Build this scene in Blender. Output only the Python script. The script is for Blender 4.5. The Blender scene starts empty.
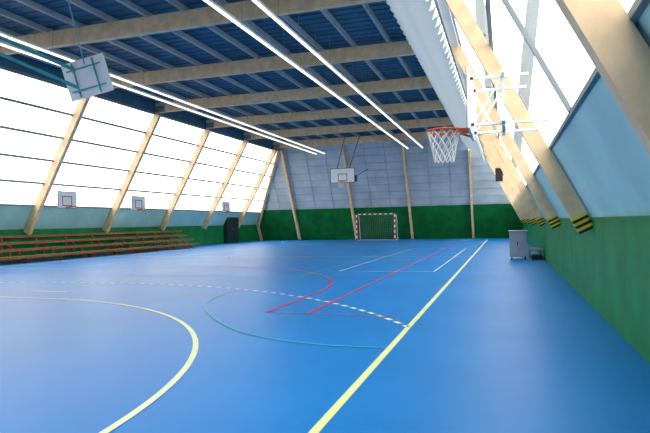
import bpy, math, random
from mathutils import Vector, Matrix
random.seed(4)
V=Vector
# ---------------------------------------------------------------- materials
def pm(name,col,rough=0.6,var=0.12,scale=3.0,metal=0.0,spec=0.5,stretch=None,bump=0.0,emit=0.0):
    m=bpy.data.materials.new(name); m.use_nodes=True
    nt=m.node_tree; b=nt.nodes['Principled BSDF']
    tc=nt.nodes.new('ShaderNodeTexCoord'); mp=nt.nodes.new('ShaderNodeMapping')
    nz=nt.nodes.new('ShaderNodeTexNoise'); nz.inputs['Scale'].default_value=scale; nz.inputs['Detail'].default_value=6
    if stretch: mp.inputs['Scale'].default_value=stretch
    cr=nt.nodes.new('ShaderNodeValToRGB')
    cr.color_ramp.elements[0].position=0.3; cr.color_ramp.elements[1].position=0.7
    cr.color_ramp.elements[0].color=(*[c*(1-var) for c in col],1)
    cr.color_ramp.elements[1].color=(*[min(1,c*(1+var)) for c in col],1)
    nt.links.new(tc.outputs['Object'],mp.inputs['Vector']); nt.links.new(mp.outputs['Vector'],nz.inputs['Vector'])
    nt.links.new(nz.outputs['Fac'],cr.inputs['Fac']); nt.links.new(cr.outputs['Color'],b.inputs['Base Color'])
    b.inputs['Roughness'].default_value=rough; b.inputs['Metallic'].default_value=metal
    b.inputs['Specular IOR Level'].default_value=spec
    if bump:
        bp=nt.nodes.new('ShaderNodeBump'); bp.inputs['Strength'].default_value=bump
        nt.links.new(nz.outputs['Fac'],bp.inputs['Height']); nt.links.new(bp.outputs['Normal'],b.inputs['Normal'])
    if emit:
        b.inputs['Emission Color'].default_value=(1,.93,.72,1); b.inputs['Emission Strength'].default_value=emit
    return m
M={}
M['floor']=pm('floor_blue_vinyl',(0.006,0.215,0.62),0.42,0.08,0.6,spec=0.25)
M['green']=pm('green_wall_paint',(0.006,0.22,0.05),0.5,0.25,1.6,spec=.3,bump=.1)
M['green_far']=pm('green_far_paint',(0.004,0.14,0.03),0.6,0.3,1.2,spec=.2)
M['teal']=pm('pale_teal_panel',(0.37,0.64,0.63),0.6,0.10,1.0,spec=.3)
M['clad']=pm('grey_blue_cladding',(0.42,0.50,0.57),0.55,0.15,0.8)
M['cladrib']=pm('cladding_rib',(0.31,0.38,0.46),0.55,0.1,0.8)
M['wood']=pm('glulam_timber',(0.78,0.56,0.33),0.55,0.15,4.0,stretch=(1,1,1))
M['deck']=pm('roof_deck_slate',(0.04,0.13,0.21),0.6,0.2,1.5)
M['purlin']=pm('galvanised_purlin',(0.36,0.42,0.46),0.5,0.1,2.0,metal=0.1)
M['steel']=pm('grey_steel',(0.22,0.26,0.28),0.5,0.1,2.0,metal=0.2)
M['frame']=pm('window_frame_alu',(0.20,0.24,0.26),0.5,0.1,2.0,metal=0.2)
M['white']=pm('white_paint',(0.80,0.80,0.80),0.45,0.04,2.0)
M['board']=pm('backboard_white',(0.78,0.79,0.80),0.4,0.05,2.0)
M['black']=pm('black_paint',(0.012,0.012,0.014),0.5,0.1,2.0)
M['dark']=pm('dark_door_paint',(0.01,0.03,0.025),0.5,0.1,2.0)
M['red']=pm('red_paint',(0.55,0.03,0.02),0.45,0.1,2.0)
M['orange']=pm('orange_red_rim',(0.75,0.10,0.02),0.45,0.1,2.0)
M['yellow']=pm('yellow_line_paint',(0.84,0.90,0.38),0.5,0.06,3.0)
M['pale']=pm('pale_line_paint',(0.85,0.92,0.56),0.5,0.06,3.0)
M['warn']=pm('warning_yellow',(0.85,0.60,0.02),0.5,0.06,3.0)
M['redline']=pm('red_line_paint',(0.55,0.03,0.08),0.5,0.06,3.0)
M['cyan']=pm('cyan_line_paint',(0.06,0.50,0.62),0.5,0.06,3.0)
M['tealpipe']=pm('teal_pipe_paint',(0.05,0.33,0.36),0.45,0.1,2.0)
M['bench']=pm('bench_plank_wood',(0.20,0.15,0.055),0.5,0.25,5.0)
M['grey']=pm('cabinet_grey',(0.28,0.33,0.40),0.45,0.08,3.0)
M['net']=pm('white_net_cord',(0.75,0.75,0.73),0.8,0.05,5.0)
M['netg']=pm('grey_net_cord',(0.30,0.36,0.36),0.8,0.05,5.0)
M['tube']=pm('fluorescent_tube',(0.9,0.88,0.75),0.5,0.01,2.0,emit=1.6)
M['ground']=pm('outside_gravel',(0.35,0.34,0.30),0.9,0.2,2.0)
def pane(name,tr,mixfac):
    m=bpy.data.materials.new(name); m.use_nodes=True; nt=m.node_tree; nt.nodes.clear()
    o=nt.nodes.new('ShaderNodeOutputMaterial'); mx=nt.nodes.new('ShaderNodeMixShader')
    t=nt.nodes.new('ShaderNodeBsdfTransparent'); t.inputs[0].default_value=(tr,tr,tr,1)
    if mixfac<0.2:
        g=nt.nodes.new('ShaderNodeBsdfGlossy'); g.inputs['Roughness'].default_value=0.15
    else:
        g=nt.nodes.new('ShaderNodeMixShader'); g.inputs[0].default_value=0.16
        a=nt.nodes.new('ShaderNodeBsdfDiffuse'); a.inputs[0].default_value=(.66,.71,.70,1)
        b=nt.nodes.new('ShaderNodeBsdfTranslucent'); b.inputs[0].default_value=(.52,.58,.58,1)
        nt.links.new(a.outputs[0],g.inputs[1]); nt.links.new(b.outputs[0],g.inputs[2])
    mx.inputs[0].default_value=mixfac
    nt.links.new(t.outputs[0],mx.inputs[1]); nt.links.new(g.outputs[0],mx.inputs[2]); nt.links.new(mx.outputs[0],o.inputs[0])
    return m
M['pane']=pane('window_polycarbonate',0.97,0.05)
M['pleat']=pane('translucent_corrugated_sheet',0.9,1.0)
# ---------------------------------------------------------------- mesh builder
class MB:
    def __init__(s): s.v=[];s.f=[];s.m=[];s.mats=[]
    def mi(s,k):
        if k not in s.mats: s.mats.append(k)
        return s.mats.index(k)
    def add(s,vs,fs,k):
        o=len(s.v); s.v+= [tuple(x) for x in vs]; i=s.mi(k)
        for f in fs: s.f.append([o+a for a in f]); s.m.append(i)
    def box(s,a,b,k):
        x0,y0,z0=a;x1,y1,z1=b
        s.add([(x0,y0,z0),(x1,y0,z0),(x1,y1,z0),(x0,y1,z0),(x0,y0,z1),(x1,y0,z1),(x1,y1,z1),(x0,y1,z1)],
              [(0,3,2,1),(4,5,6,7),(0,1,5,4),(1,2,6,5),(2,3,7,6),(3,0,4,7)],k)
    def hexa(s,q,off,k):
        off=V(off); p=[V(x) for x in q]; p2=[x+off for x in p]
        s.add(p+p2,[(0,3,2,1),(4,5,6,7),(0,1,5,4),(1,2,6,5),(2,3,7,6),(3,0,4,7)],k)
    def bar(s,a,b,w,d,k,up=(0,0,1)):
        a=V(a);b=V(b);t=(b-a).normalized();u=V(up)
        side=t.cross(u)
        if side.length<1e-4: side=t.cross(V((1,0,0)))
        side.normalize();n=side.cross(t).normalized()
        q=[a-side*w/2-n*d/2,a+side*w/2-n*d/2,a+side*w/2+n*d/2,a-side*w/2+n*d/2]
        s.hexa(q,b-a,k)
    def cyl(s,a,b,r,k,n=8):
        a=V(a);b=V(b);t=(b-a).normalized()
        u=t.cross(V((0,0,1)))
        if u.length<1e-3:u=t.cross(V((1,0,0)))
        u.normalize();w=t.cross(u)
        r1=[a+(u*math.cos(i*2*math.pi/n)+w*math.sin(i*2*math.pi/n))*r for i in range(n)]
        r2=[x+(b-a) for x in r1]
        s.add(r1+r2,[(i,(i+1)%n,n+(i+1)%n,n+i) for i in range(n)]+[tuple(range(n))[::-1],tuple(range(n,2*n))],k)
    def torus(s,c,R,r,k,n=28,m=8):
        c=V(c);vs=[]
        for i in range(n):
            a=2*math.pi*i/n
            for j in range(m):
                b=2*math.pi*j/m
                vs.append(c+V(((R+r*math.cos(b))*math.cos(a),(R+r*math.cos(b))*math.sin(a),r*math.sin(b))))
        s.add(vs,[(i*m+j,((i+1)%n)*m+j,((i+1)%n)*m+(j+1)%m,i*m+(j+1)%m) for i in range(n) for j in range(m)],k)
    def strip(s,pts,w,z,k,closed=False):
        pts=[V((p[0],p[1],0)) for p in pts];n=len(pts);vs=[]
        for i in range(n):
            t=(pts[min(i+1,n-1)]-pts[max(i-1,0)]).normalized(); q=V((-t.y,t.x,0))*w/2
            a=pts[i]+q;b=pts[i]-q; vs+= [(a.x,a.y,z),(b.x,b.y,z)]
        s.add(vs,[(2*i,2*i+1,2*i+3,2*i+2) for i in range(n-1)],k)
    def done(s,name,xf=None,bevel=0):
        me=bpy.data.meshes.new(name); me.from_pydata(s.v,[],s.f)
        for k in s.mats: me.materials.append(M[k])
        for p,i in zip(me.polygons,s.m): p.material_index=i
        import bmesh
        bm=bmesh.new(); bm.from_mesh(me); bmesh.ops.recalc_face_normals(bm,faces=bm.faces); bm.to_mesh(me); bm.free()
        o=bpy.data.objects.new(name,me); bpy.context.collection.objects.link(o)
        if xf is not None: o.matrix_world=xf
        if bevel:
            md=o.modifiers.new('bevel','BEVEL'); md.width=bevel; md.segments=2; md.limit_method='ANGLE'
        return o
# ---------------------------------------------------------------- dimensions
XR=1.28; XL=-20.8; HG=1.4; HE=7.4; HD=8.05
SR=0.50; XLT=-17.4; SL=(XLT-XL)/(HE-HG)
XJ=XR-SR*4.6; HJ=6.0; XRT=-2.68
Y0=-6.1; YF=45.5; FS=0.514
yf=lambda h: YF-FS*h
xr=lambda h: XR-SR*(h-HG) if h>HG else XR
xl=lambda h: XL+SL*(h-HG) if h>HG else XL
COL=[-0.9+5.2*i for i in range(9)]   # ... 40.7
COL[1]=3.55
CX=-9.7
b=MB(); b.box((XL-0.1,Y0-0.1,-0.15),(XR+0.1,YF+0.1,0),'floor'); b.done('floor')
b=MB(); b.box((-120,-90,-0.4),(100,150,-0.16),'ground'); b.done('outside_ground')
# walls
def endq(xa,ha,xb,hb,y0=Y0):
    return [(xa,y0,ha),(xa,yf(ha),ha),(xb,yf(hb),hb),(xb,y0,hb)]
HT=2.53; HTL=2.45
b=MB(); b.hexa(endq(XR,0,XR,HG),(0.12,0,0),'green')
b.hexa(endq(XR,HG,xr(HT),HT),(0.1,0,0.05),'teal')
b.bar((XR-0.02,Y0,HG),(XR-0.02,yf(HG),HG),0.06,0.03,'green')
b.done('wall_right')
b=MB(); b.hexa(endq(XL,0,XL,HG),(-0.12,0,0),'green')
b.hexa(endq(XL,HG,xl(HTL),HTL),(-0.1,0,0.05),'teal')
b.done('wall_left')
def farpoly(b,pts,off,k):
    p=[V((x,yf(h),h)) for x,h in pts];n=len(p);q=[a+V(off) for a in p]
    b.add(p+q,[tuple(range(n)),tuple(range(n,2*n))[::-1]]+[(i,(i+1)%n,n+(i+1)%n,n+i) for i in range(n)],k)
b=MB(); HF=2.63
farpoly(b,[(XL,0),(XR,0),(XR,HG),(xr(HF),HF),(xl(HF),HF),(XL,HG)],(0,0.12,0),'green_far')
farpoly(b,[(xl(HF),HF),(xr(HF),HF),(XJ,HJ),(XRT,HE),(XRT,HD),(XLT,HD),(XLT,HE)],(0,0.12,0),'clad')
h=HF+0.1
while h<HE:
    xa=xl(h); xb=xr(h) if h<HJ else XJ+(XRT-XJ)*(h-HJ)/(HE-HJ)
    b.bar((xa,yf(h)-0.03,h),(xb,yf(h)-0.03,h),0.05,0.035,'cladrib'); h+=0.55
for i in range(12):
    x=-18.3+1.6*i
    if x<XJ-.3:
        ht=HE if x<XRT else HJ
        b.bar((x,yf(HF)-.03,HF),(x,yf(ht)-.03,ht),0.035,0.03,'cladrib',up=(1,0,0))
b.done('wall_far')
b=MB(); n=[(XL,0),(XR,0),(XR,HG),(XJ,HJ),(XRT,HE),(XRT,HD),(XLT,HD),(XLT,HE),(XL,HG)]
p=[V((x,Y0,h)) for x,h in n]; q=[a+V((0,-.12,0)) for a in p]; k=len(p)
b.add(p+q,[tuple(range(k)),tuple(range(k,2*k))[::-1]]+[(i,(i+1)%k,k+(i+1)%k,k+i) for i in range(k)],'clad'); b.done('wall_back')
# ceiling deck with ribs
b=MB(); b.box((XLT-0.2,Y0,HD),(XRT+0.2,yf(HE)+.2,HD+0.12),'deck')
y=Y0+0.3
while y<yf(HE):
    b.box((XLT,y,HD-0.03),(XRT,y+0.07,HD),'deck'); y+=0.4
b.box((XLT-0.12,Y0,HE-0.1),(XLT-0.0,yf(HE),HD),'deck'); b.box((XRT,Y0,HE-0.02),(XRT+0.12,yf(HE),HD),'purlin')
b.done('ceiling')
b=MB()
x=XLT+0.5
while x<XRT-.1:
    b.box((x,Y0,HD-0.2),(x+0.10,yf(HE),HD-0.03),'purlin'); x+=1.3
b.done('roof_purlin_set')
# beams and columns
for y in [Y0+.2]+COL:
    b=MB(); b.box((XLT+.05,y-0.1,HE),(XRT-.0,y+0.1,HE+0.5),'wood')
    b.box((XLT+.05,y-0.13,HE-0.02),(XLT+.6,y+0.13,HE+0.3),'steel')
    b.done('roof_beam')
nR=V((-1,0,-SR)).normalized()
tR=V((-SR,0,1)).normalized()
for y in COL:
    b=MB()
    L=(V((XJ,y,HJ))-V((XR,y,HG))).length-.02
    def seg(s0,s1,k,g=0.0,d=0.24,w=.08):
        p0=V((XR,y,HG))+tR*s0+nR*.03; p1=V((XR,y,HG))+tR*s1+nR*.03
        q=[p0+V((0,-w-g,0)),p0+V((0,w+g,0)),p0+V((0,w+g,0))+nR*(d+g),p0+V((0,-w-g,0))+nR*(d+g)]
        b.hexa(q,p1-p0,k)
    seg(0.12,L,'wood')
    for i in range(6):
        seg(-0.14+i*0.045,-0.14+(i+1)*0.045,'warn' if i%2 else 'black',0.004)
    b.done('timber_column')
    b=MB()
    nL=V((1,0,-SL)).normalized(); tL=V((SL,0,1)).normalized()
    p0=V((XL,y,HG))+tL*-0.1; p1=V((XLT,y,HE))
    q=[p0+V((0,-.1,0)),p0+V((0,.1,0)),p0+V((0,.1,0))+nL*0.34,p0+V((0,-.1,0))+nL*0.34]
    b.hexa(q,p1-p0,'wood'); b.done('timber_column')
for x in (-17.0,-11.9,-7.2,-2.4):
    b=MB(); ht=HE
    if x>XRT: ht=6.6
    a=V((x,yf(0)-.2,0)); c=V((x,yf(ht)-.2,ht))
    b.bar(a,c,0.16,0.32,'wood',up=(0,1,0)); b.done('timber_column')
b=MB(); b.bar((XL+.2,yf(HG)-.2,HG),(XLT+.1,yf(HE)-.2,HE),0.2,0.25,'wood'); b.bar((XL+.15,yf(0)-.2,0),(XL+.15,yf(HG)-.2,HG),.2,.2,'wood',up=(0,1,0)); b.done('timber_column')
# windows
wn=1
edges=[Y0]+COL+[None]
def winbay(side,ya,yb,rows,vert):
    global wn
    b=MB()
    if side=='L': hb,ht=HTL,HE-0.05; xf=xl; o=(-0.02,0,0)
    else: hb,ht=HT,HJ; xf=xr; o=(0.02,0,0)
    ye=(lambda h: yb if yb is not None else yf(h)-0.05)
    b.hexa([(xf(hb),ya,hb),(xf(hb),ye(hb),hb),(xf(ht),ye(ht),ht),(xf(ht),ya,ht)],o,'pane')
    for i in range(rows+1):
        h=hb+(ht-hb)*i/rows
        w=.09 if side=='L' else .06
        b.bar((xf(h),ya,h),(xf(h),ye(h),h),w,w,'frame')
    if vert and yb is not None:
        for j in range(1,vert):
            y=ya+(yb-ya)*j/vert
            b.bar((xf(hb),y,hb),(xf(ht),y,ht),0.05,0.06,'frame',up=(0,1,0))
    b.done('window_%d'%wn); wn+=1
for i in range(len(edges)-1):
    winbay('L',edges[i],edges[i+1],5,0)
    winbay('R',edges[i],edges[i+1],2,2)
# pleated translucent panel right
b=MB(); per=0.5; y=Y0+.05; vs=[];i=0
nn=V((-1.4,0,-1.9)).normalized()
PA=V((XJ-.22,0,HJ-.24)); PB=V((XRT-.02,0,HE-.14))
while y<yf(HE)-.1:
    off=nn*(0.2 if i%2 else 0.0)+V((0,y,0))
    vs+=[PA+off,PB+off]; y+=per/2; i+=1
n=len(vs)//2
b.add(vs,[(2*j,2*j+1,2*j+3,2*j+2) for j in range(n-1)],'pleat')
for t in (.0,.5,1.0):
    p=PA.lerp(PB,t)-nn*.03
    b.bar((p.x,Y0,p.z),(p.x,yf(HE)-.15,p.z),.05,.05,'steel')
b.bar((XJ-.12,Y0,HJ-.1),(XJ-.12,yf(HJ)-.1,HJ-.1),.22,.03,'white')
b.done('corrugated_skylight_panel')
# outside steel struts
for y in COL[3:8]:
    b=MB()
    b.bar((0.42,y,3.7),(0.95,y,8.2),0.3,0.2,'steel',up=(0,1,0))
    b.bar((-0.42,y-1.6,5.6),(-0.5,y-1.6,8.2),0.2,0.2,'steel',up=(0,1,0))
    b.done('steel_strut')
# ---------------------------------------------------------------- court lines
def arc(cx,cy,R,a0,a1,n=40): return [(cx+R*math.cos(math.radians(a0+(a1-a0)*i/n)),cy+R*math.sin(math.radians(a0+(a1-a0)*i/n))) for i in range(n+1)]
def resample(pts,step):
    P=[V((*p,0)) for p in pts]; res=[P[0].copy()]; d=0
    for a,c in zip(P,P[1:]):
        L=(c-a).length
        while d+L>=step:
            t=(step-d)/L; a=a+(c-a)*t; res.append(a.copy()); L=(c-a).length; d=0
        d+=L
    return res
SX=-1.25; SXL=2*CX-SX; GY=2.5; GF=41.9
b=MB()
b.strip([(SX,GY),(SX,GF)],0.07,0.004,'yellow'); b.strip([(SXL,GY),(SXL,GF)],0.075,0.004,'yellow')
b.strip([(SXL,GY),(SX,GY)],0.07,0.004,'yellow'); b.strip([(SXL,GF),(SX,GF)],0.08,0.004,'yellow')
b.strip([(SXL,22.2),(SX,22.2)],0.06,0.004,'yellow')
near=arc(CX+.7,GY,6.4,0,90)+arc(CX-.7,GY,6.4,90,180); b.strip(near,0.065,0.004,'pale')
farr=arc(CX+.7,GF,6.4,0,-90)+arc(CX-.7,GF,6.4,-90,-180); b.strip(farr,0.08,0.004,'pale')
R9=9.15; a9=math.degrees(math.acos((SX-(CX+.7))/R9))
d=arc(CX+.7,GY,R9,a9,90,80)+arc(CX-.7,GY,R9,90,180-a9,80)
rp=resample(d,0.15)
for i in range(0,len(rp)-1,2): b.strip([(p.x,p.y) for p in rp[i:i+2]],0.075,0.004,'pale')
d=[(x,GY+GF-y) for x,y in d]; rp=resample(d,0.15)
for i in range(0,len(rp)-1,2): b.strip([(p.x,p.y) for p in rp[i:i+2]],0.075,0.004,'pale')
b.strip([(CX-.5,GY+7.4),(CX+.5,GY+7.4)],0.08,0.004,'pale')
b.done('handball_court_lines')
b=MB(); BY=8.15; BF=36.1; BX=-2.95; BXL=2*CX-BX
z=0.006
b.strip([(BX,BY),(BX,BF)],0.055,z,'redline'); b.strip([(BXL,BY),(BXL,BF)],0.05,z,'redline')
b.strip([(CX+6.0,BY),(BX+1.4,BY)],0.028,z,'redline'); b.strip([(BXL,BF),(BX,BF)],0.05,z,'redline')
for s,yb in ((1,BY),(-1,BF)):
    cy=yb+s*2.6
    b.strip([(CX+6.05,yb)]+[(CX+6.05*math.cos(t*math.pi/60),cy+s*6.05*math.sin(t*math.pi/60)) for t in range(61)]+[(CX-6.05,yb)],0.055,z,'redline')
    if s<0: b.strip([(CX-2.9,yb),(CX-1.8,yb+s*5.8),(CX+1.8,yb+s*5.8),(CX+2.9,yb)],0.04,z,'redline')
b.strip(arc(CX,22.2,1.8,0,360),0.05,z,'redline')
b.done('basketball_court_lines')
b=MB()
pts=[(-1.28,6.1),(-2.0,6.08),(-2.7,6.25),(-3.4,6.65),(-4.1,7.35),(-4.7,8.1),(-5.2,9.0),(-5.45,9.9),(-5.5,10.6)]
def cr(P,n=8):
    o=[]
    for i in range(len(P)-1):
        p0=V(P[max(i-1,0)]);p1=V(P[i]);p2=V(P[i+1]);p3=V(P[min(i+2,len(P)-1)])
        for j in range(n):
            t=j/n; o.append(tuple(0.5*((2*p1)+(p2-p0)*t+(2*p0-5*p1+4*p2-p3)*t*t+(3*p1-p0-3*p2+p3)*t**3)))
    o.append(P[-1]); return o
b.strip(cr(pts),0.028,0.008,'cyan')
b.strip([(-5.2,13.6),(-5.2,31.6)],0.05,0.008,'cyan'); b.strip([(-14.2,13.6),(-14.2,31.6)],0.05,0.008,'cyan')
for y in (13.6,19.6,25.6,31.6): b.strip([(-14.2,y),(-5.2,y)],0.05,0.008,'cyan')
b.done('volleyball_court_lines')
b=MB()
for x in (-17.6,-14.5,-4.6,-1.9): b.strip([(x,15.5),(x,28.9)],0.035,0.010,'pale')
for y in (15.5,20.2,24.2,28.9):
    for x in (-17.6,-4.6): b.strip([(x,y),(x+(3.1 if x<-10 else 2.7),y)],0.04,0.010,'pale')
b.done('badminton_court_lines')
# ---------------------------------------------------------------- handball goals
def goal(yg,s):
    b=MB(); gx=CX+.2
    def striped(a,c,n):
        a=V(a);c=V(c)
        for i in range(n): b.bar(a+(c-a)*i/n,a+(c-a)*(i+1)/n,0.09,0.09,'red' if i%2==0 else 'white',up=(0,1,0))
    striped((gx-1.5,yg,0),(gx-1.5,yg,2.0),10); striped((gx+1.5,yg,0),(gx+1.5,yg,2.0),10); striped((gx-1.545,yg,2.04),(gx+1.545,yg,2.04),15)
    for x in (gx-1.5,gx+1.5):
        b.cyl((x,yg,1.98),(x,yg+s*.8,1.9),.02,'white'); b.cyl((x,yg+s*.8,1.9),(x,yg+s*1.1,0.02),.02,'white'); b.cyl((x,yg,.02),(x,yg+s*1.1,.02),.02,'white')
        for i in range(1,10):
            zz=.2*i; b.cyl((x,yg,zz),(x,yg+s*(1.1-.15*i/10*1.9),zz),.005,'netg',3)
    b.cyl((gx-1.5,yg+s*1.1,.02),(gx+1.5,yg+s*1.1,.02),.02,'white')
    for i in range(21):
        x=gx-1.5+.15*i; b.cyl((x,yg+s*.8,1.9),(x,yg+s*1.1,.02),.005,'netg',3); b.cyl((x,yg,2.0),(x,yg+s*.8,1.9),.005,'netg',3)
    for i in range(13):
        t=i/12; b.cyl((gx-1.5,yg+s*(.8+.3*t),1.9-1.88*t),(gx+1.5,yg+s*(.8+.3*t),1.9-1.88*t),.005,'netg',3)
    b.done('handball_goal')
goal(GF,1)
# ---------------------------------------------------------------- basketball hoops
def net(b,c,R,L,k='net',r=0.007):
    c=V(c);N=12;lv=5
    P=[]
    for j in range(lv+1):
        t=j/lv; rr=R*(1-.45*t**.8); P.append([c+V((rr*math.cos(2*math.pi*(i+.5*(j%2))/N),rr*math.sin(2*math.pi*(i+.5*(j%2))/N),-L*t)) for i in range(N)])
    for j in range(lv):
        for i in range(N):
            a=P[j][i]
            if j%2==0: n1,n2=P[j+1][i],P[j+1][i-1]
            else: n1,n2=P[j+1][i],P[j+1][(i+1)%N]
            b.cyl(a,n1,r,k,4); b.cyl(a,n2,r,k,4)
def hoop(b,W,H,R=0.225,netr=.008,nl=.42,markings=True):
    b.box((-W/2,0,-H/2),(W/2,0.03,H/2),'board')
    e=.03
    for z0 in (-H/2,H/2-e): b.box((-W/2,-.006,z0),(W/2,0,z0+e),'black' if markings else 'frame')
    for x0 in (-W/2,W/2-e): b.box((x0,-.006,-H/2),(x0+e,0,H/2),'black' if markings else 'frame')
    zb=-H/2+.12
    for z0 in (zb,zb+.42): b.box((-.3,-.006,z0),(.3,0,z0+.035),'black')
    for x0 in (-.3,.265): b.box((x0,-.006,zb),(x0+.035,0,zb+.455),'black')
    zr=-H/2+.08
    b.torus((0,-.12-R,zr),R,.014,'orange'); b.box((-.08,-.13,zr-.04),(.08,0,zr+.01),'orange')
    b.bar((-.06,0,zr-.1),(-.12,-.2,zr-.01),.015,.015,'orange'); b.bar((.06,0,zr-.1),(.12,-.2,zr-.01),.015,.015,'orange')
    if netr: net(b,(0,-.12-R,zr),R,nl,r=netr)
b=MB(); hoop(b,1.6,.92)
for x in (-.4,.4):
    b.cyl((x,.05,-.3),(x,.05,.4),.03,'steel'); b.cyl((x,.05,.3),(x*1.3,2.6,2.9),.03,'steel'); b.cyl((x,.05,-.3),(x*1.3,4.8,.8),.02,'steel')
b.box((.35,.1,-.4),(.85,.4,.0),'black')
b.done('basketball_hoop',Matrix.Translation((CX,33.7,4.4)))
# near ceiling hoop swung up
b=MB(); hoop(b,1.25,.9,netr=0)
for x in (-.3,.3): b.bar((x,.05,-.42),(x,.05,.42),.025,.03,'tealpipe')
for z0 in (-.25,.25): b.bar((-.5,.06,z0),(.5,.06,z0),.025,.03,'tealpipe')
XF=Matrix.Translation((CX,11.2,5.1))@Matrix.Rotation(math.radians(183),4,'Z')@Matrix.Rotation(math.radians(-14),4,'X')@Matrix.Rotation(math.radians(9),4,'Y')
inv=XF.inverted()
for a,c in (((CX-.3,11.1,5.3),(-11.7,8.5,6.25)),((CX-.2,11.1,4.85),(-11.5,8.5,5.8)),((-11.6,8.5,5.6),(-11.6,8.5,7.85)),((CX,11.1,5.4),(CX+.3,9.8,7.9))):
    r=.045 if c[2]<7 else .015
    b.cyl(inv@V(a),inv@V(c),r,'tealpipe')
b.done('basketball_hoop',XF)
# side hoop on right sloping wall, faces -X
b=MB(); hoop(b,1.2,.75,R=.225)
for x in (-.35,.35):
    for zz,L in ((-.3,.95),(.28,.72)):
        b.bar((x,.03,zz),(x,L,zz),.035,.035,'white')
    b.bar((x,.05,-.34),(x,.05,.34),.035,.035,'white'); b.bar((x,.42,-.34),(x,.42,.30),.035,.035,'white')
    b.bar((x,.05,-.3),(x,.42,.28),.025,.025,'white')
b.bar((-.6,.42,.28),(.6,.42,.28),.04,.04,'white'); b.bar((-.6,.42,-.3),(.6,.42,-.3),.04,.04,'white')
XF=Matrix.Translation((-.41,7.55,1.4+1.5))@Matrix.Rotation(math.radians(-90),4,'Z')
b.done('basketball_hoop',XF)
# practice hoops left wall, facing +X
for y in (20.9,26.2,36.4):
    b=MB(); hoop(b,1.15,.8,netr=0,markings=False)
    for x in (-.25,.25):
        b.bar((x,.02,-.2),(x,.55,-.2),.04,.04,'frame'); b.bar((x,.02,.2),(x,.6,.2),.04,.04,'frame')
    XF=Matrix.Translation((-19.35,y,2.72))@Matrix.Rotation(math.radians(90),4,'Z')
    b.done('practice_basketball_hoop',XF)
# ---------------------------------------------------------------- bleacher benches
b=MB(); ya,yb=9.0,31.6
tiers=[(-18.95,.30),(-19.4,.58),(-19.85,.86),(-20.3,1.13)]
for x,h in tiers:
    for o in (-.15,.06): b.box((x+o,ya,h-.05),(x+o+.19,yb,h),'bench')
    b.box((x+.2,ya,h-.09),(x+.22,yb,h-.05),'orange')
y=ya+.2
while y<yb:
    b.bar((-18.8,y,.03),(-20.5,y,.03),.04,.04,'orange')
    b.bar((-18.8,y,.05),(-20.3,y,.9),.04,.04,'orange')
    for x,h in tiers: b.bar((x,y,.0),(x,y,h-.035),.04,.04,'orange',up=(0,1,0)); b.bar((x-.15,y,h-.065),(x+.24,y,h-.065),.03,.03,'orange')
    y+=1.8
b.done('bleacher_bench')
# door on left
b=MB(); b.box((XL+.01,38.6,0),(XL+.35,40.5,2.15),'dark'); b.box((XL+.35,39.55,.0),(XL+.37,39.6,2.1),'black'); b.box((XL+.35,39.4,1.0),(XL+.4,39.46,1.15),'frame'); b.done('door_1')
# cabinet and trolley right
b=MB()
b.box((.13,20.6,.1),(.72,21.3,.98),'grey'); b.box((.10,20.55,.98),(.76,21.35,1.02),'grey')
b.box((.16,20.585,.15),(.42,20.6,.93),'grey'); b.box((.44,20.585,.15),(.69,20.6,.93),'grey'); b.box((.38,20.56,.5),(.41,20.585,.62),'black')
for x in (.2,.65):
    for y in (20.7,21.2): b.cyl((x-.02,y,.05),(x+.02,y,.05),.05,'black',12); b.box((x-.02,y-.02,.05),(x+.02,y+.02,.11),'black')
b.done('equipment_cabinet',bevel=.008)
b=MB(); b.box((.8,20.4,.32),(1.24,21.9,.37),'steel'); b.box((.8,20.4,.08),(1.24,21.9,.12),'black')
for x in (.82,1.2):
    for y in (20.44,21.84): b.box((x-.02,y-.02,0),(x+.02,y+.02,.34),'steel')
b.done('equipment_trolley')
# loudspeaker
b=MB(); b.box((-.16,-.18,-.3),(.16,.18,.3),'black'); b.cyl((-.165,0,-.1),(-.16,0,-.1),.12,'steel',16); b.cyl((-.165,0,.15),(-.16,0,.15),.06,'steel',16); b.box((.16,-.03,-.03),(.32,.03,.03),'steel')
b.done('loudspeaker',Matrix.Translation((-.22,27.0,3.5)))
# ---------------------------------------------------------------- fluorescent rows
for x in (-6.85,-5.75,-13.45,-14.15):
    b=MB(); h=6.9; y=1.5
    while y<40.9:
        b.box((x-.06,y,h+.03),(x+.06,y+1.52,h+.09),'white')
        b.cyl((x,y+.02,h),(x,y+1.5,h),.032,'tube',8)
        b.cyl((x,y+.1,h+.09),(x,y+.1,HD-.03),.006,'steel',4)
        y+=1.55
    b.done('fluorescent_light_row')
# ---------------------------------------------------------------- world, camera
w=bpy.data.worlds.new('overcast_sky'); bpy.context.scene.world=w; w.use_nodes=True
bg=w.node_tree.nodes['Background']; bg.inputs[0].default_value=(1,.98,.94,1); bg.inputs[1].default_value=4.5
cam=bpy.data.cameras.new('camera'); co=bpy.data.objects.new('camera',cam); bpy.context.collection.objects.link(co)
cam.sensor_width=36; cam.lens=556/650*36; cam.clip_start=.05; cam.clip_end=500
yaw=math.atan(180/556)
R=Matrix.Rotation(yaw,4,'Z')@Matrix.Rotation(math.radians(90+.71),4,'X')@Matrix.Rotation(math.radians(-1.1),4,'Z')
co.matrix_world=Matrix.Translation((0,0,1.4))@R
bpy.context.scene.camera=co
bpy.context.scene.view_settings.view_transform='Standard'
